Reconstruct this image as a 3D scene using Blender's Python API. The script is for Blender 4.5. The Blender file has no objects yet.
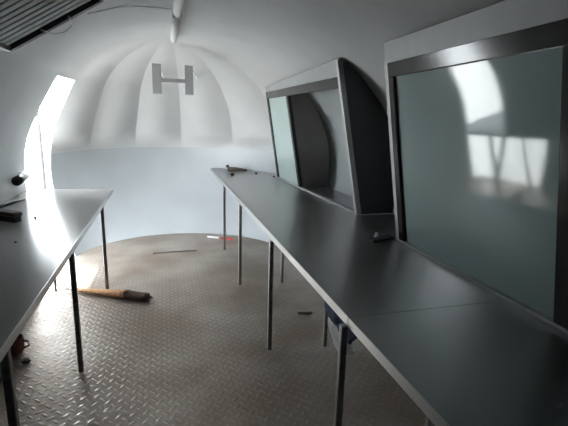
import bpy, bmesh, math, random
from mathutils import Vector, Matrix
random.seed(7)
C = bpy.context.scene.collection
PI = math.pi
FZ = -0.065        # floor level
XC = 0.12          # centre line of the trailer

# ------------------------------------------------------------------ materials
def mat(name, col, rough=0.5, metal=0.0, noise=0.0, nscale=8.0, bump=0.0, bscale=40.0, spec=0.5, stretch=None, rnoise=0.0, col2=None):
    m = bpy.data.materials.new(name); m.use_nodes = True
    nt = m.node_tree; b = nt.nodes['Principled BSDF']
    b.inputs['Base Color'].default_value = (*col, 1); b.inputs['Roughness'].default_value = rough
    b.inputs['Metallic'].default_value = metal
    b.inputs['Specular IOR Level'].default_value = spec
    tc = nt.nodes.new('ShaderNodeTexCoord'); mp = nt.nodes.new('ShaderNodeMapping')
    nt.links.new(tc.outputs['Object'], mp.inputs['Vector'])
    if stretch: mp.inputs['Scale'].default_value = stretch
    if noise or rnoise or col2:
        n = nt.nodes.new('ShaderNodeTexNoise'); n.inputs['Scale'].default_value = nscale; n.inputs['Detail'].default_value = 5
        nt.links.new(mp.outputs['Vector'], n.inputs['Vector'])
        r = nt.nodes.new('ShaderNodeMix'); r.data_type = 'RGBA'
        c2 = col2 or tuple(max(0, c*(1-noise)) for c in col)
        c1 = col if col2 else tuple(min(1, c*(1+noise*0.5)) for c in col)
        r.inputs[6].default_value = (*c2, 1); r.inputs[7].default_value = (*c1, 1)
        mr = nt.nodes.new('ShaderNodeMapRange'); mr.inputs[1].default_value = 0.35; mr.inputs[2].default_value = 0.65
        nt.links.new(n.outputs['Fac'], mr.inputs[0]); nt.links.new(mr.outputs[0], r.inputs[0])
        nt.links.new(r.outputs[2], b.inputs['Base Color'])
        if rnoise:
            mr2 = nt.nodes.new('ShaderNodeMapRange'); mr2.inputs[1].default_value = 0.3; mr2.inputs[2].default_value = 0.7
            mr2.inputs[3].default_value = max(0.02, rough-rnoise); mr2.inputs[4].default_value = rough+rnoise
            nt.links.new(n.outputs['Fac'], mr2.inputs[0]); nt.links.new(mr2.outputs[0], b.inputs['Roughness'])
    if bump:
        n2 = nt.nodes.new('ShaderNodeTexNoise'); n2.inputs['Scale'].default_value = bscale; n2.inputs['Detail'].default_value = 3
        nt.links.new(mp.outputs['Vector'], n2.inputs['Vector'])
        bp = nt.nodes.new('ShaderNodeBump'); bp.inputs['Strength'].default_value = bump; bp.inputs['Distance'].default_value = 0.01
        nt.links.new(n2.outputs['Fac'], bp.inputs['Height']); nt.links.new(bp.outputs['Normal'], b.inputs['Normal'])
    return m

def tread_mat():
    m = bpy.data.materials.new('tread_plate'); m.use_nodes = True
    nt = m.node_tree; L = nt.links; b = nt.nodes['Principled BSDF']
    def M(op, a, bb=None, c=None):
        n = nt.nodes.new('ShaderNodeMath'); n.operation = op
        for i, v in enumerate((a, bb, c)):
            if v is None: continue
            if isinstance(v, (int, float)): n.inputs[i].default_value = v
            else: L.new(v, n.inputs[i])
        return n.outputs[0]
    tc = nt.nodes.new('ShaderNodeTexCoord'); mp = nt.nodes.new('ShaderNodeMapping'); mp.vector_type = 'POINT'
    s = 1/0.055
    mp.inputs['Scale'].default_value = (s, s, s); mp.inputs['Rotation'].default_value = (0, 0, PI/4)
    L.new(tc.outputs['Object'], mp.inputs['Vector'])
    sp = nt.nodes.new('ShaderNodeSeparateXYZ'); L.new(mp.outputs['Vector'], sp.inputs[0])
    x, y = sp.outputs[0], sp.outputs[1]
    u = M('SUBTRACT', M('FRACT', x), 0.5); v = M('SUBTRACT', M('FRACT', y), 0.5)
    par = M('FLOORED_MODULO', M('ADD', M('FLOOR', x), M('FLOOR', y)), 2.0)
    inv = M('SUBTRACT', 1.0, par)
    a = M('ADD', M('MULTIPLY', u, inv), M('MULTIPLY', v, par))
    c = M('ADD', M('MULTIPLY', v, inv), M('MULTIPLY', u, par))
    ea = M('POWER', M('ABSOLUTE', M('DIVIDE', a, 0.47)), 2.0); ec = M('POWER', M('ABSOLUTE', M('DIVIDE', c, 0.17)), 2.0)
    h = M('SUBTRACT', 1.0, M('ADD', ea, ec))
    hc = nt.nodes.new('ShaderNodeClamp'); L.new(h, hc.inputs[0])
    hs = M('POWER', hc.outputs[0], 0.6)
    bp = nt.nodes.new('ShaderNodeBump'); bp.inputs['Strength'].default_value = 0.85; bp.inputs['Distance'].default_value = 0.004
    L.new(hs, bp.inputs['Height']); L.new(bp.outputs['Normal'], b.inputs['Normal'])
    n = nt.nodes.new('ShaderNodeTexNoise'); n.inputs['Scale'].default_value = 1.6; n.inputs['Detail'].default_value = 6
    L.new(tc.outputs['Object'], n.inputs['Vector'])
    cr = nt.nodes.new('ShaderNodeValToRGB')
    cr.color_ramp.elements[0].position = 0.35; cr.color_ramp.elements[0].color = (*FL1, 1)
    cr.color_ramp.elements[1].position = 0.68; cr.color_ramp.elements[1].color = (*FL2, 1)
    L.new(n.outputs['Fac'], cr.inputs[0])
    mx = nt.nodes.new('ShaderNodeMix'); mx.data_type = 'RGBA'; mx.blend_type = 'MULTIPLY'
    mx.inputs[0].default_value = 1
    g = M('ADD', M('MULTIPLY', hs, 0.18), 0.84)
    cb = nt.nodes.new('ShaderNodeCombineColor')
    for i in range(3): L.new(g, cb.inputs[i])
    L.new(cr.outputs[0], mx.inputs[6]); L.new(cb.outputs[0], mx.inputs[7]); L.new(mx.outputs[2], b.inputs['Base Color'])
    b.inputs['Metallic'].default_value = 0.5
    n2 = nt.nodes.new('ShaderNodeTexNoise'); n2.inputs['Scale'].default_value = 5; L.new(tc.outputs['Object'], n2.inputs['Vector'])
    L.new(M('ADD', M('MULTIPLY', n2.outputs['Fac'], 0.2), 0.30), b.inputs['Roughness'])
    return m

FL1 = (0.30, 0.235, 0.185); FL2 = (0.50, 0.44, 0.39)
SHELL = mat('white_gelcoat', (0.60, 0.61, 0.62), 0.38, 0, noise=0.05, nscale=2.5, bump=0.05, bscale=6)
UPPER = mat('cream_gore_panel', (0.585, 0.583, 0.575), 0.40, noise=0.04, nscale=2.5)  # kept lighter than LOWER so the gores look more brightly lit
LOWER = mat('shaded_blue_grey_lower', (0.465, 0.485, 0.50), 0.40, noise=0.04, nscale=2.5)  # shade put into the colour: tones down strong light on the lower wall
FRONT = mat('grey_bulkhead', (0.16, 0.16, 0.17), 0.6, noise=0.1)
TREAD = tread_mat()
STEEL = mat('brushed_stainless', (0.40, 0.40, 0.40), 0.31, 0.92)
STEELB = mat('smudged_stainless', (0.36, 0.35, 0.34), 0.2, 0.0, spec=0.2)
STEELE = mat('bright_steel_edge', (0.72, 0.72, 0.72), 0.3, 0.9)
LEGM = mat('galvanised_leg_steel', (0.32, 0.31, 0.30), 0.38, 0.75, noise=0.2, nscale=30)
BRONZE = mat('bronze_aluminium', (0.02, 0.018, 0.017), 0.13, 0.0, spec=0.3, noise=0.1)
ALU = mat('mill_aluminium', (0.42, 0.42, 0.42), 0.4, 0.6)
HEAD = mat('toned_down_header', (0.27, 0.275, 0.28), 0.45, noise=0.05)  # darker than the ceiling to offset the light it catches from the door
PALE = mat('pale_aluminium_trim', (0.33, 0.33, 0.34), 0.45, 0.1)
GLASS = mat('frosted_green_glass', (0.225, 0.285, 0.28), 0.06, 0, spec=0.3, noise=0.03, nscale=1.5)
GLASS2 = mat('lit_frosted_glass', (0.36, 0.43, 0.41), 0.06, 0, spec=0.35, noise=0.03, nscale=1.5)  # lighter copy of the same glass; far pane's brightness put into the colour
DARKP = mat('dark_side_panel', (0.035, 0.037, 0.042), 0.5, noise=0.1)
BROWNP = mat('brown_side_panel', (0.06, 0.042, 0.033), 0.5, noise=0.2)
BLACK = mat('black_plastic', (0.02, 0.02, 0.022), 0.45)
WHITEP = mat('white_plastic', (0.88, 0.88, 0.88), 0.4)
TUBE = mat('lamp_tube_diffuser', (0.93, 0.94, 0.95), 0.45)
SLAT = mat('grey_louvre_slat', (0.85, 0.85, 0.84), 0.5, 0.0, noise=0.1)
BRK = mat('grey_bracket_steel', (0.78, 0.78, 0.79), 0.5, 0.0)
STRAW = mat('broom_straw', (0.58, 0.29, 0.12), 0.8, noise=0.4, nscale=60, stretch=(1, 1, 1), bump=0.5, bscale=120)
STRAWD = mat('broom_dark_tips', (0.11, 0.06, 0.04), 0.85, noise=0.4, nscale=60, bump=0.5, bscale=120)
WOOD = mat('dark_brown_wood', (0.06, 0.04, 0.03), 0.6, noise=0.3, nscale=20)
NAVY = mat('navy_cloth', (0.02, 0.035, 0.09), 0.85, noise=0.3, nscale=15)
RED = mat('red_plastic', (0.55, 0.06, 0.05), 0.5)
RUST = mat('red_brown_clay', (0.16, 0.05, 0.04), 0.55, noise=0.3, nscale=20)
GROUND = mat('pale_concrete', (0.78, 0.77, 0.75), 0.9, noise=0.1)
PLASTIC = mat('clear_plastic_film', (0.75, 0.76, 0.77), 0.25, spec=0.6)
nt = PLASTIC.node_tree
tr = nt.nodes.new('ShaderNodeBsdfTransparent'); ms = nt.nodes.new('ShaderNodeMixShader'); ms.inputs[0].default_value = 0.45
nt.links.new(tr.outputs[0], ms.inputs[1]); nt.links.new(nt.nodes['Principled BSDF'].outputs[0], ms.inputs[2])
nt.links.new(ms.outputs[0], nt.nodes['Material Output'].inputs[0])

TINT = mat('tinted_clear_glass', (0.05, 0.05, 0.05), 0.08, spec=0.5)
nt = TINT.node_tree
tr = nt.nodes.new('ShaderNodeBsdfTransparent'); tr.inputs[0].default_value = (0.93, 0.94, 0.94, 1)
ms = nt.nodes.new('ShaderNodeMixShader'); ms.inputs[0].default_value = 0.08
nt.links.new(tr.outputs[0], ms.inputs[1]); nt.links.new(nt.nodes['Principled BSDF'].outputs[0], ms.inputs[2])
nt.links.new(ms.outputs[0], nt.nodes['Material Output'].inputs[0])

# ------------------------------------------------------------------ helpers
def link(name, bm, m, parent=None, smooth=False, bevel=0.0):
    bmesh.ops.recalc_face_normals(bm, faces=bm.faces[:])
    me = bpy.data.meshes.new(name); bm.to_mesh(me); bm.free()
    return link_me(name, me, m, parent, smooth, bevel)

def link_me(name, me, m, parent=None, smooth=False, bevel=0.0):
    o = bpy.data.objects.new(name, me); C.objects.link(o)
    me.materials.append(m)
    for p in me.polygons: p.use_smooth = smooth
    if parent is not None:
        o.parent = parent
        r = parent; off = Vector(parent.location)
        while r.parent is not None:
            r = r.parent; off += Vector(r.location)
        o.matrix_parent_inverse = Matrix.Translation(-off)
    if bevel:
        b = o.modifiers.new('bevel', 'BEVEL'); b.width = bevel; b.segments = 2; b.limit_method = 'ANGLE'
    return o

def thing(name, loc, label, cat, group=None):
    o = bpy.data.objects.new(name, None); C.objects.link(o); o.location = loc; o.empty_display_size = 0.1
    o['label'] = label; o['category'] = cat
    if group: o['group'] = group
    return o

def tag(o, label, cat, group=None):
    o['label'] = label; o['category'] = cat
    if group: o['group'] = group
    return o

def struct(o, label=None, cat=None):
    o['kind'] = 'structure'
    if label: o['label'] = label
    if cat: o['category'] = cat
    return o

def hexa(bm, p):            # 8 points: bottom ring 0-3, top ring 4-7
    v = [bm.verts.new(q) for q in p]
    for f in ((3,2,1,0),(4,5,6,7),(0,1,5,4),(1,2,6,5),(2,3,7,6),(3,0,4,7)):
        bm.faces.new([v[i] for i in f])

def box(bm, x0, x1, y0, y1, z0, z1):
    hexa(bm, [(x0,y0,z0),(x1,y0,z0),(x1,y1,z0),(x0,y1,z0),(x0,y0,z1),(x1,y0,z1),(x1,y1,z1),(x0,y1,z1)])

def frame_axes(d):
    d = Vector(d).normalized()
    a = Vector((0,0,1)) if abs(d.z) < 0.9 else Vector((1,0,0))
    s = d.cross(a).normalized(); t = s.cross(d).normalized()
    return d, s, t

def bar(bm, a, b, w, h):    # rectangular bar from a to b
    a = Vector(a); b = Vector(b); d, s, t = frame_axes(b-a)
    r = [s*(-w/2)+t*(-h/2), s*(w/2)+t*(-h/2), s*(w/2)+t*(h/2), s*(-w/2)+t*(h/2)]
    hexa(bm, [a+q for q in r]+[b+q for q in r])

def tube(bm, pts, radii, n=10, cap=True):
    pts = [Vector(p) for p in pts]
    if isinstance(radii, (int, float)): radii = [radii]*len(pts)
    rings = []
    for i, p in enumerate(pts):
        d = pts[min(i+1, len(pts)-1)] - pts[max(i-1, 0)]
        d, s, t = frame_axes(d)
        rings.append([bm.verts.new(p + (s*math.cos(2*PI*k/n)+t*math.sin(2*PI*k/n))*radii[i]) for k in range(n)])
    for i in range(len(rings)-1):
        for k in range(n):
            bm.faces.new((rings[i][k], rings[i][(k+1) % n], rings[i+1][(k+1) % n], rings[i+1][k]))
    if cap:
        bm.faces.new(rings[0][::-1]); bm.faces.new(rings[-1])

def prism(bm, pts, ext):    # polygon (list of 3D pts) extruded along ext
    ext = Vector(ext)
    a = [bm.verts.new(p) for p in pts]; b = [bm.verts.new(Vector(p)+ext) for p in pts]
    bm.faces.new(a[::-1]); bm.faces.new(b)
    n = len(pts)
    for i in range(n): bm.faces.new((a[i], a[(i+1) % n], b[(i+1) % n], b[i]))

# ------------------------------------------------------------------ shell profile
TAB = [  # z, left half width, right half width, length of rounded end
 (FZ,1.32,1.47,1.32),(0.22,1.43,1.66,1.72),(0.50,1.52,1.82,2.02),(0.87,1.598,1.93,2.22),(1.20,1.59,1.95,2.30),
 (1.45,1.535,1.92,2.26),(1.685,1.43,1.84,2.14),(1.86,1.335,1.73,2.00),(2.10,1.19,1.50,1.76),(2.22,1.07,1.34,1.60),
 (2.34,0.91,1.12,1.34),(2.46,0.66,0.80,0.97),(2.54,0.40,0.46,0.57),(2.57,0.20,0.23,0.29),(2.58,0.0,0.0,0.0)]
SUB = 6
def cr(p0, p1, p2, p3, t):
    return 0.5*((2*p1)+(p2-p0)*t+(2*p0-5*p1+4*p2-p3)*t*t+(3*p1-p0-3*p2+p3)*t**3)
ROWS = []
for i in range(len(TAB)-1):
    q = [TAB[max(i-1,0)], TAB[i], TAB[i+1], TAB[min(i+2,len(TAB)-1)]]
    for k in range(SUB):
        ROWS.append(tuple(cr(q[0][j],q[1][j],q[2][j],q[3][j],k/SUB) for j in range(4)))
ROWS.append(TAB[-1])
NR = len(ROWS)
def row_at(z):
    for i in range(NR-1):
        if ROWS[i][0] <= z <= ROWS[i+1][0]:
            t = (z-ROWS[i][0])/max(1e-9, ROWS[i+1][0]-ROWS[i][0])
            return tuple(ROWS[i][j]*(1-t)+ROWS[i+1][j]*t for j in range(4))
    return ROWS[-1]
Y0 = 5.2
GORES = [-71,-47,-21,5,31,57,90]
AMP = 0.065
def shell_x(side, z, y):
    """x of the inner shell face at height z and depth y"""
    r = row_at(z); w = r[1] if side < 0 else r[2]
    if y > Y0:
        c = min(1, (y-Y0)/max(1e-6, r[3])); w *= math.sqrt(1-c*c)
    return XC + side*w

def grid(name, pts, skip=None, sharp=None, m=SHELL, thick=0.05, inward=None):
    bm = bmesh.new()
    V = [[bm.verts.new(p) for p in row] for row in pts]
    for i in range(len(V)-1):
        for j in range(len(V[0])-1):
            if skip and skip(i, j): continue
            q = [V[i][j], V[i][j+1], V[i+1][j+1], V[i+1][j]]
            a, b, c, d = [v.co for v in q]
            if (a-b).length < 1e-5: q = [q[1], q[2], q[3]]
            elif (c-d).length < 1e-5: q = [q[0], q[1], q[2]]
            bm.faces.new(q)
    bmesh.ops.delete(bm, geom=[v for v in bm.verts if not v.link_faces], context='VERTS')
    bm.normal_update()
    cen = Vector(inward)
    f = bm.faces[:]
    s = sum(((cen-g.calc_center_median()).dot(g.normal)) for g in f)
    if s < 0: bmesh.ops.reverse_faces(bm, faces=f)
    for e in bm.edges:
        if e.is_boundary or (sharp and sharp(e)): e.smooth = False
    me = bpy.data.meshes.new(name); bm.to_mesh(me); bm.free()
    o = link_me(name, me, m, None, True)
    if thick:
        so = o.modifiers.new('thickness', 'SOLIDIFY'); so.thickness = thick; so.offset = -1
    return o

IWIN = 8*SUB            # row where the side walls end and the ceiling starts (z = 2.10)
YS = [-0.9+0.2*i for i in range(26)] + [4.4, 4.6, 4.8, 5.0, 5.15, Y0]
YS = sorted(set(round(y, 3) for y in YS if y <= 4.21 or y in (4.4,4.6,4.8,5.0,5.15,Y0)))
jy0 = YS.index(4.4); jy1 = YS.index(5.15)
pl = [[(XC-ROWS[i][1], y, ROWS[i][0]) for y in YS] for i in range(IWIN+1)]
struct(grid('wall_left', pl, skip=lambda i, j: i < 2*SUB and jy0 <= j < jy1, inward=(XC, 2.5, 1.2)))  # skipped faces: unseen low opening, added to let the floor sun patch in
pr = [[(XC+ROWS[i][2], y, ROWS[i][0]) for y in YS] for i in range(IWIN+1)]
struct(grid('wall_right', pr, inward=(XC, 2.5, 1.2)))
pc = [[(XC-ROWS[i][1], y, ROWS[i][0]) for y in YS] for i in range(IWIN, NR)] + \
     [[(XC+ROWS[i][2], y, ROWS[i][0]) for y in YS] for i in range(NR-2, IWIN-1, -1)]
struct(grid('ceiling', pc, inward=(XC, 2.5, 1.2)))
# rounded end made of gores
TH = [-90+19*k/6 for k in range(6)]
marks = []
for a, b in zip(GORES[:-1], GORES[1:]):
    marks.append(len(TH))
    TH += [a+(b-a)*k/12 for k in range(12)]
TH.append(90)
def gore_amp(i):
    k = i/SUB
    if k <= 4: return 0.0
    q = min(1, (k-4)/1.0); return AMP*(0.03+0.97*q*q*(3-2*q))
def dome_pt(i, th):
    z, wl, wr, L = ROWS[i]
    w = wl if th < 0 else wr
    f = 1.0
    for a, b in zip(GORES[:-1], GORES[1:]):
        if a <= th <= b:
            u = (th-a)/(b-a); f = 1-gore_amp(i)*math.sin(PI*u)*(0.0 if b > 80 else 1.0)
    t = math.radians(th)
    return (XC+w*math.sin(t)*f, Y0+L*math.cos(t)*f, z)
pd = [[dome_pt(i, th) for th in TH] for i in range(NR)]
dth = 6
def dsharp(e):
    a, b = e.verts[0].co, e.verts[1].co
    if min(a.z, b.z) < TAB[4][0]-0.001: return False
    if abs(a.z-b.z) < 1e-4: return abs(a.z-TAB[4][0]) < 1e-3
    res = []
    for p in (a, b):
        r = row_at(p.z); w = r[1] if p.x < XC else r[2]
        if w < 1e-3: res.append(None); continue
        res.append(math.degrees(math.atan2((p.x-XC)/w, (p.y-Y0)/max(r[3], 1e-3))))
    for g in GORES[1:-1]:
        if all(q is None or abs(q-g) < 0.7 for q in res): return True
    return False
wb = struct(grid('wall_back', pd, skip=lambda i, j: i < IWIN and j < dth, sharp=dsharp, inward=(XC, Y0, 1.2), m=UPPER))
wb.data.materials.append(LOWER)          # bluer grey below the gores, darkened to offset too much light there
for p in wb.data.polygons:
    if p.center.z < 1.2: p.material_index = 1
# bulkhead behind the photographer
bm = bmesh.new()
prism(bm, [(XC-r[1]-0.02, -0.9, r[0]) for r in ROWS[::3]] + [(XC+r[2]+0.02, -0.9, r[0]) for r in ROWS[::-3]][1:], (0, -0.05, 0))
struct(link('wall_front', bm, FRONT))
# floor
bm = bmesh.new()
fl = [(XC-1.34, -0.95, FZ), (XC-1.34, Y0, FZ)]
fl += [(XC+(1.34 if t < 0 else 1.49)*math.sin(math.radians(t)), Y0+1.34*math.cos(math.radians(t)), FZ) for t in range(-87, 90, 3)]
fl += [(XC+1.49, Y0, FZ), (XC+1.49, -0.95, FZ)]
prism(bm, fl, (0, 0, -0.06))
struct(link('floor', bm, TREAD))
# open ground outside
bm = bmesh.new(); box(bm, -30, 30, -25, 40, -0.55, -0.45)
struct(link('ground', bm, GROUND))
# unseen canopy, added to keep sun and sky light off the doorway
bm = bmesh.new(); box(bm, -4.2, -1.5, 5.13, 9.0, 2.50, 2.54)
struct(link('added_canopy', bm, SHELL))

# ------------------------------------------------------------------ post outside doorway
bm = bmesh.new(); tube(bm, [(-1.60, 6.40, -0.45), (-1.60, 6.40, 2.6)], 0.028, 10)
tag(link('post', bm, BLACK, None, True), 'thin grey metal post seen through the bright open doorway', 'post')

# ------------------------------------------------------------------ windows on the right
class Plane:
    def __init__(s, ya, yb, bot_a, top_a, bot_b, top_b, zb=0.87, zt=2.08):
        s.__dict__.update(locals())
    def x(s, y, z):
        u = (y-s.ya)/(s.yb-s.ya); v = (z-s.zb)/(s.zt-s.zb)
        return (s.bot_a*(1-u)+s.bot_b*u)*(1-v)+(s.top_a*(1-u)+s.top_b*u)*v
    def slab(s, bm, y0, y1, z0, z1, o0, o1, z1b=None):
        """a panel in the plane, o = offset towards the room (-x)"""
        z1b = z1 if z1b is None else z1b
        P = lambda y, z, o: (s.x(y, z)-o, y, z)
        hexa(bm, [P(y0,z0,o0),P(y1,z0,o0),P(y1,z1b,o0),P(y0,z1,o0),P(y0,z0,o1),P(y1,z0,o1),P(y1,z1b,o1),P(y0,z1,o1)])
    def cheek(s, bm, y, t, ztop, zbot=0.875, inset=0.0):
        n = 24
        a = [(s.x(y, zbot+(ztop-zbot)*k/n)-0.0, y, zbot+(ztop-zbot)*k/n) for k in range(n+1)]
        b = []
        for k in range(n, -1, -1):
            z = zbot+(ztop-zbot)*k/n
            b.append((max(shell_x(1, z, y)+0.01-inset*min(1, (ztop-z)/0.2), s.x(y, z)+0.006), y, z))
        prism(bm, a+b, (0, t, 0))

CT = 0.87
w1 = Plane(0.55, 2.608, 1.585, 1.375, 1.620, 1.415)
r = bpy.data.objects.new('window_1', None); C.objects.link(r); r.location = (1.6, 1.6, CT)
struct(r, 'large near window of frosted green glass in a dark frame', 'window')
bm = bmesh.new(); w1.slab(bm, 0.55, 2.608, 2.078, 2.205, -0.02, 0.006); link('header_panel', bm, HEAD, r)
bm = bmesh.new(); w1.slab(bm, 2.565, 2.608, 0.872, 2.08, -0.03, 0.012); link('corner_trim', bm, PALE, r)['label'] = 'pale corner trim'
bm = bmesh.new()
w1.slab(bm, 0.55, 2.565, 1.99, 2.078, -0.03, 0.016)
w1.slab(bm, 2.50, 2.565, 0.885, 1.99, -0.03, 0.016)
w1.slab(bm, 1.15, 1.275, 0.885, 1.99, -0.03, 0.016)
w1.slab(bm, 0.55, 0.62, 0.885, 1.99, -0.03, 0.016)
link('frame', bm, BRONZE, r, bevel=0.004)
bm = bmesh.new(); w1.slab(bm, 0.55, 2.565, 0.872, 0.892, -0.03, 0.022); link('bottom_rail', bm, PALE, r)['label'] = 'pale bottom rail'
for a, b in ((0.62, 1.15), (1.275, 2.50)):
    bm = bmesh.new(); w1.slab(bm, a, b, 0.892, 1.99, -0.012, -0.004); link('pane', bm, GLASS, r)['label'] = 'frosted green glass'
bm = bmesh.new(); w1.cheek(bm, 2.590, 0.018, 2.19); link('side_panel', bm, DARKP, r)
bm = bmesh.new(); w1.cheek(bm, 0.55, 0.018, 2.19); link('side_panel', bm, DARKP, r)

w2 = Plane(3.433, 5.93, 1.700, 1.452, 1.600, 1.400)
r = bpy.data.objects.new('window_2', None); C.objects.link(r); r.location = (1.6, 4.6, CT)
struct(r, 'far window with one frosted pane and one clear pane', 'window')
bm = bmesh.new(); w2.slab(bm, 3.433, 5.93, 2.075, 2.215, -0.02, 0.006, z1b=2.14)
link('header_panel', bm, HEAD, r)
bm = bmesh.new()
w2.slab(bm, 3.47, 5.93, 1.985, 2.075, -0.03, 0.014)
w2.slab(bm, 5.86, 5.93, 0.885, 1.985, -0.03, 0.014)
w2.slab(bm, 4.95, 5.02, 0.885, 1.985, -0.03, 0.014)
link('frame', bm, BRONZE, r, bevel=0.004)
bm = bmesh.new(); w2.slab(bm, 3.433, 3.475, 0.872, 2.20, -0.03, 0.016); link('corner_trim', bm, ALU, r)['label'] = 'pale corner trim'
bm = bmesh.new(); w2.slab(bm, 3.475, 5.93, 0.872, 0.892, -0.03, 0.020); link('bottom_rail', bm, PALE, r)['label'] = 'pale bottom rail'
bm = bmesh.new(); w2.slab(bm, 5.02, 5.86, 0.892, 1.985, -0.012, -0.004); link('pane', bm, GLASS2, r)['label'] = 'frosted green glass'
bm = bmesh.new(); w2.slab(bm, 3.475, 4.95, 0.892, 1.985, -0.012, -0.004); link('pane', bm, TINT, r)['label'] = 'clear tinted glass'
bm = bmesh.new(); w2.cheek(bm, 3.435, 0.018, 2.19); link('side_panel', bm, DARKP, r)['label'] = 'near black curved side panel'
bm = bmesh.new(); w2.cheek(bm, 4.96, 0.018, 2.06, inset=0.08); link('side_panel', bm, BROWNP, r)['label'] = 'dark brown curved side panel'
bm = bmesh.new(); w2.cheek(bm, 5.90, 0.018, 2.06); link('side_panel', bm, DARKP, r)

# ------------------------------------------------------------------ counters
def leg_part(parent, x, y, ztop, plate=0.09, w=0.032):
    bm = bmesh.new(); box(bm, x-w/2, x+w/2, y-w/2, y+w/2, FZ+0.006, ztop)
    o = link('leg', bm, LEGM, parent, bevel=0.004)
    bm = bmesh.new(); box(bm, x-plate/2, x+plate/2, y-plate*0.4, y+plate*0.4, FZ+0.0005, FZ+0.007)
    link('foot_plate', bm, BRONZE, o)
    return o

t = thing('steel_counter', (1.2, 3.5, FZ), 'long dark stainless counter under the windows on the right wall', 'counter')
def wall_edge(y): return shell_x(1, CT, y)-0.008
end = [(wall_edge(5.2+0.06*k), 5.2+0.06*k) for k in range(0, 37) if wall_edge(5.2+0.06*k) > 0.79]
yl = end[-1][1]
pts = [(0.752, 1.545), (wall_edge(1), 1.545)] + end + [(0.77, yl)]
bm = bmesh.new(); prism(bm, [(x, y, CT) for x, y in pts], (0, 0, -0.014)); link('worktop', bm, STEEL, t)
bm = bmesh.new(); box(bm, 0.752, wall_edge(1), -0.6, 1.541, CT-0.014, CT); link('worktop', bm, STEEL, t)
bm = bmesh.new(); box(bm, 0.748, 0.7515, 1.545, yl, CT-0.042, CT+0.001); box(bm, 0.748, 0.7515, -0.6, 1.541, CT-0.042, CT+0.001)
link('edge_lip', bm, STEELE, t)['label'] = 'bright folded front edge'
bm = bmesh.new(); box(bm, 0.785, 0.81, -0.55, 6.6, CT-0.044, CT-0.0145); box(bm, 1.195, 1.22, -0.55, 6.6, CT-0.044, CT-0.0145)
link('under_rail', bm, LEGM, t)
for x, y in ((0.757,5.54),(0.748,4.26),(0.745,2.90),(0.738,1.56),(0.745,0.2)):
    leg_part(t, x, y, CT-0.044, 0.07)
for x, y in ((1.21,4.22),(1.19,2.85),(1.19,1.5),(1.19,0.2)): leg_part(t, x, y, CT-0.044, 0.07, 0.028)

t = thing('steel_table', (-1.0, 2.8, FZ), 'pale stainless table along the left wall before the bright doorway', 'table')
XF = -0.590
bm = bmesh.new()
tp = [(XF, -0.3), (XF, 5.155), (-1.468, 5.20), (-1.468, -0.3)]
prism(bm, [(x, y, CT) for x, y in tp], (0, 0, -0.014)); link('tabletop', bm, STEELB, t)
bm = bmesh.new(); box(bm, XF+0.0005, XF+0.004, -0.3, 5.155, CT-0.042, CT+0.001); link('edge_lip', bm, STEELE, t)['label'] = 'bright folded front edge'
bm = bmesh.new(); box(bm, XF-0.06, XF-0.03, -0.25, 5.1, CT-0.044, CT-0.0145); link('under_rail', bm, LEGM, t)
for x, y in ((-0.61,4.40),(-0.608,2.91),(-0.61,1.68),(-0.61,0.1)): leg_part(t, x, y, CT-0.044, 0.09)
for x, y in ((-1.10,4.45),(-1.10,2.90),(-1.10,1.5),(-1.10,0.1)): leg_part(t, x, y, CT-0.014, 0.06, 0.024)

# ------------------------------------------------------------------ ceiling lamp
LZ = 2.535
t = thing('strip_light', (0.14, 4.0, LZ), 'unlit white strip light along the ceiling ridge', 'lamp')
bm = bmesh.new(); box(bm, 0.105, 0.175, 2.2, 5.15, LZ, 2.585); link('housing', bm, WHITEP, t, bevel=0.006)
for a, b in ((2.2, 3.855), (3.875, 5.15)):
    bm = bmesh.new(); tube(bm, [(0.14, a+0.03, LZ-0.004), (0.14, b-0.03, LZ-0.004)], 0.030, 14); link('tube', bm, TUBE, t, True)
bm = bmesh.new(); box(bm, 0.10, 0.18, 3.858, 3.872, LZ-0.03, LZ+0.03); link('joint_clip', bm, BRK, t)['label'] = 'grey joint clip'
# cable
pts = []
for k in range(24):
    u = k/23; x = 0.09-u*0.62; y = 3.87-0.12*u+0.02*math.sin(9*u)
    w = XC-x
    for i in range(NR-1, 0, -1):
        if ROWS[i-1][1] >= w >= ROWS[i][1]:
            s = (w-ROWS[i][1])/max(1e-6, ROWS[i-1][1]-ROWS[i][1]); z = ROWS[i][0]*(1-s)+ROWS[i-1][0]*s; break
    pts.append((x, y, z-0.006))
bm = bmesh.new(); tube(bm, pts, 0.004, 6)
tag(link('cable', bm, BRK, None, True), 'thin grey cable running across the ceiling to the strip light', 'cable')

# ------------------------------------------------------------------ louvre in the ceiling
A = Vector((-1.00, 3.40, 2.14)); B = Vector((-0.46, 3.40, 2.476))
d = (B-A).normalized(); nrm = Vector((d.z, 0, -d.x))   # points into the room
if nrm.z > 0: nrm = -nrm
t = thing('ceiling_louvre', (-0.73, 2.6, 2.30), 'black framed louvre of grey slats in the upper left ceiling', 'vent')
YA = 1.5
bm = bmesh.new()
Bx = A + d*0.70
def lbar(a, b, w, h): bar(bm, a+nrm*0.02, b+nrm*0.02, w, h)
lbar(A, Bx, 0.05, 0.05); lbar(A+Vector((0,YA-3.4,0)), Bx+Vector((0,YA-3.4,0)), 0.05, 0.05)
lbar(A, A+Vector((0,YA-3.4,0)), 0.045, 0.045); lbar(Bx, Bx+Vector((0,YA-3.4,0)), 0.045, 0.045)
link('frame', bm, BLACK, t)
bm = bmesh.new()
hexa(bm, [A+nrm*-0.03, Bx+nrm*-0.03, Bx+nrm*-0.03+Vector((0,YA-3.4,0)), A+nrm*-0.03+Vector((0,YA-3.4,0)),
          A+nrm*-0.02, Bx+nrm*-0.02, Bx+nrm*-0.02+Vector((0,YA-3.4,0)), A+nrm*-0.02+Vector((0,YA-3.4,0))])
link('backing', bm, BLACK, t)
k = 0
y = 3.315
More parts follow.
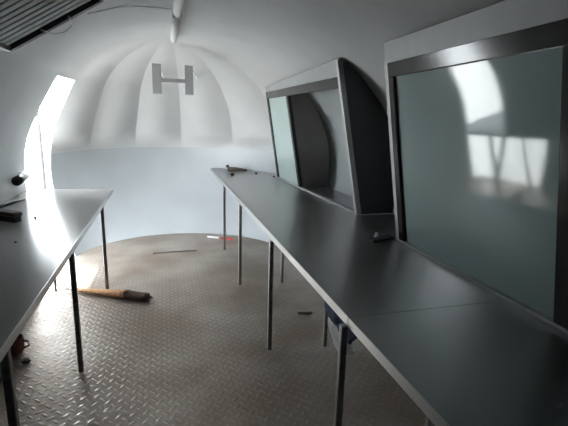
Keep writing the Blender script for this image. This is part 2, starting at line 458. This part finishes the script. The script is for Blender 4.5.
while y > YA+0.05:
    bm = bmesh.new()
    a = A+d*0.015; b = Bx-d*0.015
    o0 = Vector((0, y-3.4, 0)); o1 = Vector((0, y-3.4-0.055, 0))
    lo = nrm*0.022; hi = nrm*0.022; th = nrm*0.006
    hexa(bm, [a+o0+lo, b+o0+lo, b+o1+hi, a+o1+hi, a+o0+lo+th, b+o0+lo+th, b+o1+hi+th, a+o1+hi+th])
    link('slat', bm, SLAT, t)
    y -= 0.085
# loose white wire at the louvre
P0 = A+d*0.26+Vector((0, -0.12, 0))+nrm*0.05
bm = bmesh.new()
tube(bm, [P0, P0+d*0.04+nrm*0.03+Vector((0,0.10,0)), P0+d*0.11+nrm*0.045+Vector((0,0.14,0)), P0+d*0.18+nrm*0.04+Vector((0,0.10,0)), P0+d*0.20+nrm*0.01+Vector((0,-0.02,0))], 0.004, 6)
tag(link('wire_loop', bm, WHITEP, None, True), 'loose white wire loop hanging from the ceiling louvre edge', 'wire')

# ------------------------------------------------------------------ wall bracket
BY = 5.55
t = thing('wall_bracket', (0.13, BY, 2.1), 'grey steel H-shaped bracket hanging at the rounded end', 'bracket')
def u_plate(x0, x1, z0, z1):
    bm = bmesh.new()
    box(bm, x0, x1, BY, BY+0.006, z0, z1)
    box(bm, x0, x0+0.006, BY, BY+0.035, z0, z1); box(bm, x1-0.006, x1, BY, BY+0.035, z0, z1)
    return bm
zt, zb = 2.325, 1.975
for x0, x1 in ((-0.108, -0.005), (0.275, 0.375)):
    o = link('upright', u_plate(x0, x1, zb, zt), BRK, t)
    for zz in (2.25, 2.05):
        bm = bmesh.new(); tube(bm, [((x0+x1)/2, BY-0.004, zz), ((x0+x1)/2, BY+0.004, zz)], 0.016, 10); link('bolt', bm, BLACK, o, True)
bm = bmesh.new(); box(bm, -0.005, 0.275, BY+0.004, BY+0.03, 2.115, 2.16); link('crossbar', bm, BRK, t)
for x0, x1, yy, zz in ((-0.03, 0.02, 6.58, 2.26), (0.355, 0.50, 6.48, 2.26)):
    bm = bmesh.new(); bar(bm, (x0, BY+0.03, zt-0.03), (x1, yy, zz), 0.02, 0.02); link('arm', bm, BRK, t)

# ------------------------------------------------------------------ things on the left
# pipe stub on the wall
xw = shell_x(-1, 1.03, 4.8)
t = thing('pipe_fitting', (xw, 4.75, 1.03), 'white pipe fitting with a black cap on the left wall by the doorway', 'fitting')
bm = bmesh.new(); tube(bm, [(xw+0.04, 5.10, 1.05), (xw+0.05, 4.85, 1.035)], 0.046, 14); link('body', bm, WHITEP, t, True)
bm = bmesh.new(); tube(bm, [(xw+0.05, 4.87, 1.035), (xw+0.053, 4.74, 1.03)], 0.048, 14); link('cap', bm, BLACK, t, True)['label'] = 'black cap'
bm = bmesh.new(); box(bm, xw-0.005, xw+0.05, 4.98, 5.02, 0.99, 1.09); link('wall_clip', bm, WHITEP, t)
# brush
t = thing('wooden_brush', (-1.2, 3.66, CT), 'chunky dark brown wooden brush lying on the left table', 'brush')
bm = bmesh.new(); bar(bm, (-1.42, 3.86, CT+0.062), (-1.10, 3.60, CT+0.062), 0.075, 0.035); link('handle_block', bm, WOOD, t, bevel=0.01)
bm = bmesh.new(); bar(bm, (-1.41, 3.85, CT+0.022), (-1.11, 3.61, CT+0.022), 0.06, 0.043); link('bristles', bm, BLACK, t, bevel=0.004)
# dark strap against wall
bm = bmesh.new()
tube(bm, [(-1.43, 4.10, CT+0.015), (-1.40, 4.25, CT+0.018), (-1.37, 4.40, CT+0.014), (-1.32, 4.55, CT+0.010)], [0.014, 0.017, 0.013, 0.008], 8)
tag(link('strap', bm, BLACK, None, True), 'thin black strap along the wall behind the wooden brush', 'strap')
for p, l, s in (((-1.02, 3.72), 'dark crumb on the left table just right of the brush', 0.012), ((-0.95, 3.0), 'dark crumb on the near part of the left table', 0.008)):
    bm = bmesh.new(); bmesh.ops.create_icosphere(bm, subdivisions=1, radius=s, matrix=Matrix.Translation((p[0], p[1], CT+s*0.8)))
    tag(link('crumb', bm, WOOD), l, 'crumb', 'dark crumbs on the left table')
# broom
t = thing('straw_broom', (-0.5, 4.2, FZ), 'straw hand broom with dark tips lying on the tread floor', 'broom')
a = Vector((-0.898, 4.41, FZ+0.03)); b = Vector((-0.198, 4.04, FZ+0.04)); ax = (b-a)
def fan(bm, u0, u1, w0, w1, h0, h1, n=14, segs=8):
    d_, s_, t_ = frame_axes(ax); s_ = Vector((s_.x, s_.y, 0)).normalized()
    rings = []
    for i in range(segs+1):
        v = i/segs; u = u0+(u1-u0)*v
        w = w0+(w1-w0)*v; h = h0+(h1-h0)*v
        p = a+ax*u; p.z = FZ+h+0.003
        rings.append([bm.verts.new(p+s_*math.cos(2*PI*k/n)*w*(1+0.07*random.uniform(-1,1))+Vector((0,0,1))*math.sin(2*PI*k/n)*h*(1+0.07*random.uniform(-1, 0))) for k in range(n)])
    for i in range(segs):
        for k in range(n): bm.faces.new((rings[i][k], rings[i][(k+1)%n], rings[i+1][(k+1)%n], rings[i+1][k]))
    bm.faces.new(rings[0][::-1]); bm.faces.new(rings[-1])
bm = bmesh.new(); fan(bm, 0.0, 0.72, 0.024, 0.062, 0.018, 0.040); hd = link('straw_head', bm, STRAW, t, True)
bm = bmesh.new(); fan(bm, 0.66, 0.98, 0.060, 0.066, 0.039, 0.034)
d_, s_, t_ = frame_axes(ax)
for k in range(26):
    q = a+ax*0.95+s_*random.uniform(-0.05, 0.05); q.z = FZ+random.uniform(0.012, 0.05)
    e = q+ax*random.uniform(0.05, 0.1); e.z = max(FZ+0.006, q.z-0.01)
    tube(bm, [q, e], [0.004, 0.002], 5)
link('straw_tips', bm, STRAWD, t, True)['label'] = 'dark worn straw tips'
bm = bmesh.new(); tube(bm, [a-ax.normalized()*0.32+Vector((0,0,-0.01)), a+ax*0.03], 0.014, 10); link('handle', bm, WHITEP, t, True)['label'] = 'white handle'
for u in (0.06, 0.14, 0.22):
    bm = bmesh.new(); w = 0.024+(0.038)*u/0.72
    p = a+ax*u; h = 0.018+0.022*u/0.72
    n = 14; rr = []
    for du in (-0.006, 0.006):
        c = p+ax.normalized()*du; c.z = FZ+h+0.003
        rr.append([bm.verts.new(c+Vector((s_.x, s_.y, 0)).normalized()*math.cos(2*PI*k/n)*w*1.1+Vector((0,0,1))*math.sin(2*PI*k/n)*h*1.08) for k in range(n)])
    for k in range(n): bm.faces.new((rr[0][k], rr[0][(k+1)%n], rr[1][(k+1)%n], rr[1][k]))
    link('binding', bm, WOOD, hd, True)
# clay cup under the left table
t = thing('clay_cup', (-1.12, 3.29, FZ), 'reddish brown cup on the floor under the left table', 'cup')
bm = bmesh.new()
prof = [(0.040, 0.0), (0.052, 0.02), (0.060, 0.08), (0.055, 0.12), (0.058, 0.13), (0.050, 0.13), (0.046, 0.10), (0.040, 0.02)]
n = 18; rr = [[bm.verts.new((-1.12+r_*math.cos(2*PI*k/n), 3.29+r_*math.sin(2*PI*k/n), FZ+z_)) for k in range(n)] for r_, z_ in prof]
for i in range(len(rr)-1):
    for k in range(n): bm.faces.new((rr[i][k], rr[i][(k+1)%n], rr[i+1][(k+1)%n], rr[i+1][k]))
bm.faces.new(rr[0][::-1]); bm.faces.new(rr[-1])
link('body', bm, RUST, t, True)
bm = bmesh.new(); tube(bm, [(-1.065, 3.28, FZ+0.10), (-1.03, 3.27, FZ+0.095), (-1.025, 3.27, FZ+0.06), (-1.06, 3.28, FZ+0.04)], 0.007, 8); link('handle', bm, RUST, t, True)
bm = bmesh.new(); bmesh.ops.create_icosphere(bm, subdivisions=2, radius=0.03, matrix=Matrix.Translation((-1.01, 3.13, FZ+0.013)))
for v in bm.verts:
    v.co.z = max(FZ+0.001, FZ+0.013+(v.co.z-FZ-0.013)*0.6*random.uniform(0.7, 1.2)); v.co.x += random.uniform(-.008, .008); v.co.y += random.uniform(-.008, .008)
tag(link('scrap', bm, BLACK), 'small black scrap on the floor beside the reddish cup', 'scrap')

# ------------------------------------------------------------------ things on the floor far away
bm = bmesh.new(); bar(bm, (-0.184, 5.555, FZ+0.008), (0.38, 5.58, FZ+0.008), 0.018, 0.014)
tag(link('metal_rod', bm, LEGM), 'thin dark rod lying across the far floor', 'rod')
bm = bmesh.new(); bar(bm, (0.78, 6.10, FZ+0.012), (0.95, 6.02, FZ+0.012), 0.035, 0.022)
tag(link('red_strip', bm, RED, bevel=0.004), 'red plastic strip on the floor at the far wall under the counter end', 'strip')
bm = bmesh.new(); bar(bm, (0.59, 6.22, FZ+0.011), (0.75, 6.13, FZ+0.011), 0.03, 0.02)
tag(link('white_strip', bm, WHITEP, bevel=0.004), 'white strip on the floor left of the red strip', 'strip')
bm = bmesh.new(); bar(bm, (1.16, 3.47, FZ+0.010), (1.30, 3.45, FZ+0.010), 0.03, 0.018)
tag(link('wood_offcut', bm, mat('pale_wood', (0.4, 0.33, 0.25), 0.7)), 'small pale wood offcut on the dim floor under the right counter', 'offcut')

# ------------------------------------------------------------------ things on the right counter
t = thing('hand_tool', (1.1, 6.85, CT), 'dark brown hand tool lying on the far end of the right counter', 'tool')
bm = bmesh.new(); tube(bm, [(0.985, 6.80, CT+0.036), (1.10, 6.76, CT+0.036), (1.20, 6.74, CT+0.030), (1.285, 6.72, CT+0.022)], [0.034, 0.032, 0.026, 0.016], 12); link('body', bm, WOOD, t, True)
bm = bmesh.new(); tube(bm, [(0.99, 6.80, CT+0.06), (0.975, 6.81, CT+0.095)], [0.022, 0.026], 10); link('knob', bm, BLACK, t, True)
for x, y, sx, sy, h, l in ((0.975, 6.25, 0.05, 0.04, 0.035, 'dark small block on the counter just in front of the hand tool'),
                          (1.36, 6.35, 0.035, 0.03, 0.030, 'dark small block on the counter midway between hand tool and window'),
                          (1.56, 6.02, 0.03, 0.03, 0.022, 'tiny dark block on the counter at the far corner of the far window')):
    bm = bmesh.new(); box(bm, x-sx/2, x+sx/2, y-sy/2, y+sy/2, CT+0.0005, CT+h)
    tag(link('small_block', bm, WOOD, bevel=0.004), l, 'block', 'small dark blocks on the right counter')
t = thing('window_latch', (1.50, 2.62, CT), 'small black latch with a pale screw lying on the right counter', 'latch')
bm = bmesh.new(); bar(bm, (1.40, 2.60, CT+0.012), (1.60, 2.66, CT+0.012), 0.05, 0.022); link('body', bm, BLACK, t, bevel=0.005)
bm = bmesh.new(); tube(bm, [(1.47, 2.66, CT+0.006), (1.47, 2.66, CT+0.05)], [0.012, 0.010], 10); link('screw', bm, WHITEP, t, True)['label'] = 'pale screw'
# bag hanging beneath the counter
t = thing('hanging_bag', (0.86, 2.0, 0.83), 'navy cloth and clear plastic bag hanging under the right counter edge', 'bag')
def blob(cx, cy, cz, rx, ry, rz, seed, amp=0.25, zmax=None):
    bm = bmesh.new(); bmesh.ops.create_icosphere(bm, subdivisions=4, radius=1)
    rnd = random.Random(seed); ph = [(rnd.uniform(2, 6), rnd.uniform(0, 6), Vector((rnd.uniform(-1,1), rnd.uniform(-1,1), rnd.uniform(-.4,.4))).normalized()) for _ in range(9)]
    for v in bm.verts:
        n_ = v.co.normalized(); f = 1+amp*sum(math.sin(a_*2*n_.dot(d2)+b_)/3 for a_, b_, d2 in ph)/1.6
        v.co = Vector((cx+n_.x*rx*f, cy+n_.y*ry*f, cz+n_.z*rz*f))
        if zmax: v.co.z = min(v.co.z, zmax)
    return bm
BX, BYY = 0.865, 1.88
link('cloth', blob(0.855, 1.84, 0.720, 0.045, 0.17, 0.085, 3, 0.3, CT-0.055), NAVY, t, True)
link('plastic_film', blob(0.872, 1.88, 0.595, 0.045, 0.13, 0.085, 8, 0.4), PLASTIC, t, True)['label'] = 'crumpled clear plastic'
bm = bmesh.new(); tube(bm, [(BX, BYY, 0.77), (BX, BYY, CT-0.016)], 0.010, 8); link('tie', bm, NAVY, t, True)

# ------------------------------------------------------------------ light
w = bpy.data.worlds.new('sky'); bpy.context.scene.world = w; w.use_nodes = True
bg = w.node_tree.nodes['Background']; bg.inputs[0].default_value = (0.87, 0.95, 1.0, 1); bg.inputs[1].default_value = 26.5
def portal(name, loc, direction, sx, sy):
    l = bpy.data.lights.new(name, 'AREA'); l.shape = 'RECTANGLE'; l.size = sx; l.size_y = sy
    l.cycles.is_portal = True
    o = bpy.data.objects.new(name, l); C.objects.link(o); o.location = loc
    o.rotation_euler = Vector(direction).to_track_quat('-Z', 'Y').to_euler()
portal('door_portal', (-1.60, 5.7, 1.05), (1, -0.25, 0), 1.15, 2.3)
portal('added_opening_portal', (-1.52, 4.775, 0.20), (1, 0, 0), 0.9, 0.75)  # sky light through the added low opening under the table
sun = bpy.data.lights.new('sun', 'SUN'); sun.energy = 25; sun.angle = math.radians(0.6); sun.color = (1, 0.97, 0.92)
so = bpy.data.objects.new('sun', sun); C.objects.link(so); so.location = (-6, 4.7, 6)
so.rotation_euler = Vector((1.18, 0, -1)).to_track_quat('-Z', 'Y').to_euler()

# ------------------------------------------------------------------ camera
yaw, pitch, roll = math.radians(16.04926547), math.radians(12.4397718), math.radians(1.63871536)
fwd = Vector((math.sin(yaw)*math.cos(pitch), math.cos(yaw)*math.cos(pitch), -math.sin(pitch)))
rt = Vector((math.cos(yaw), -math.sin(yaw), 0)); up = rt.cross(fwd)
r2 = rt*math.cos(roll)+up*math.sin(roll); u2 = up*math.cos(roll)-rt*math.sin(roll)
cam = bpy.data.cameras.new('camera'); cam.sensor_width = 36; cam.lens = 420/568*36; cam.clip_start = 0.02
co = bpy.data.objects.new('camera', cam); C.objects.link(co)
M4 = Matrix((r2, u2, -fwd)).transposed().to_4x4(); M4.translation = (0, 0, 1.7); co.matrix_world = M4
sc = bpy.context.scene; sc.camera = co
sc.view_settings.view_transform = 'Standard'; sc.view_settings.look = 'None'
sc.view_settings.gamma = 1; sc.view_settings.use_curve_mapping = False
sc.view_settings.exposure = 0.0
sc.cycles.caustics_reflective = False; sc.cycles.sample_clamp_indirect = 6.0
sc.cycles.max_bounces = 12; sc.cycles.diffuse_bounces = 8; sc.cycles.glossy_bounces = 6
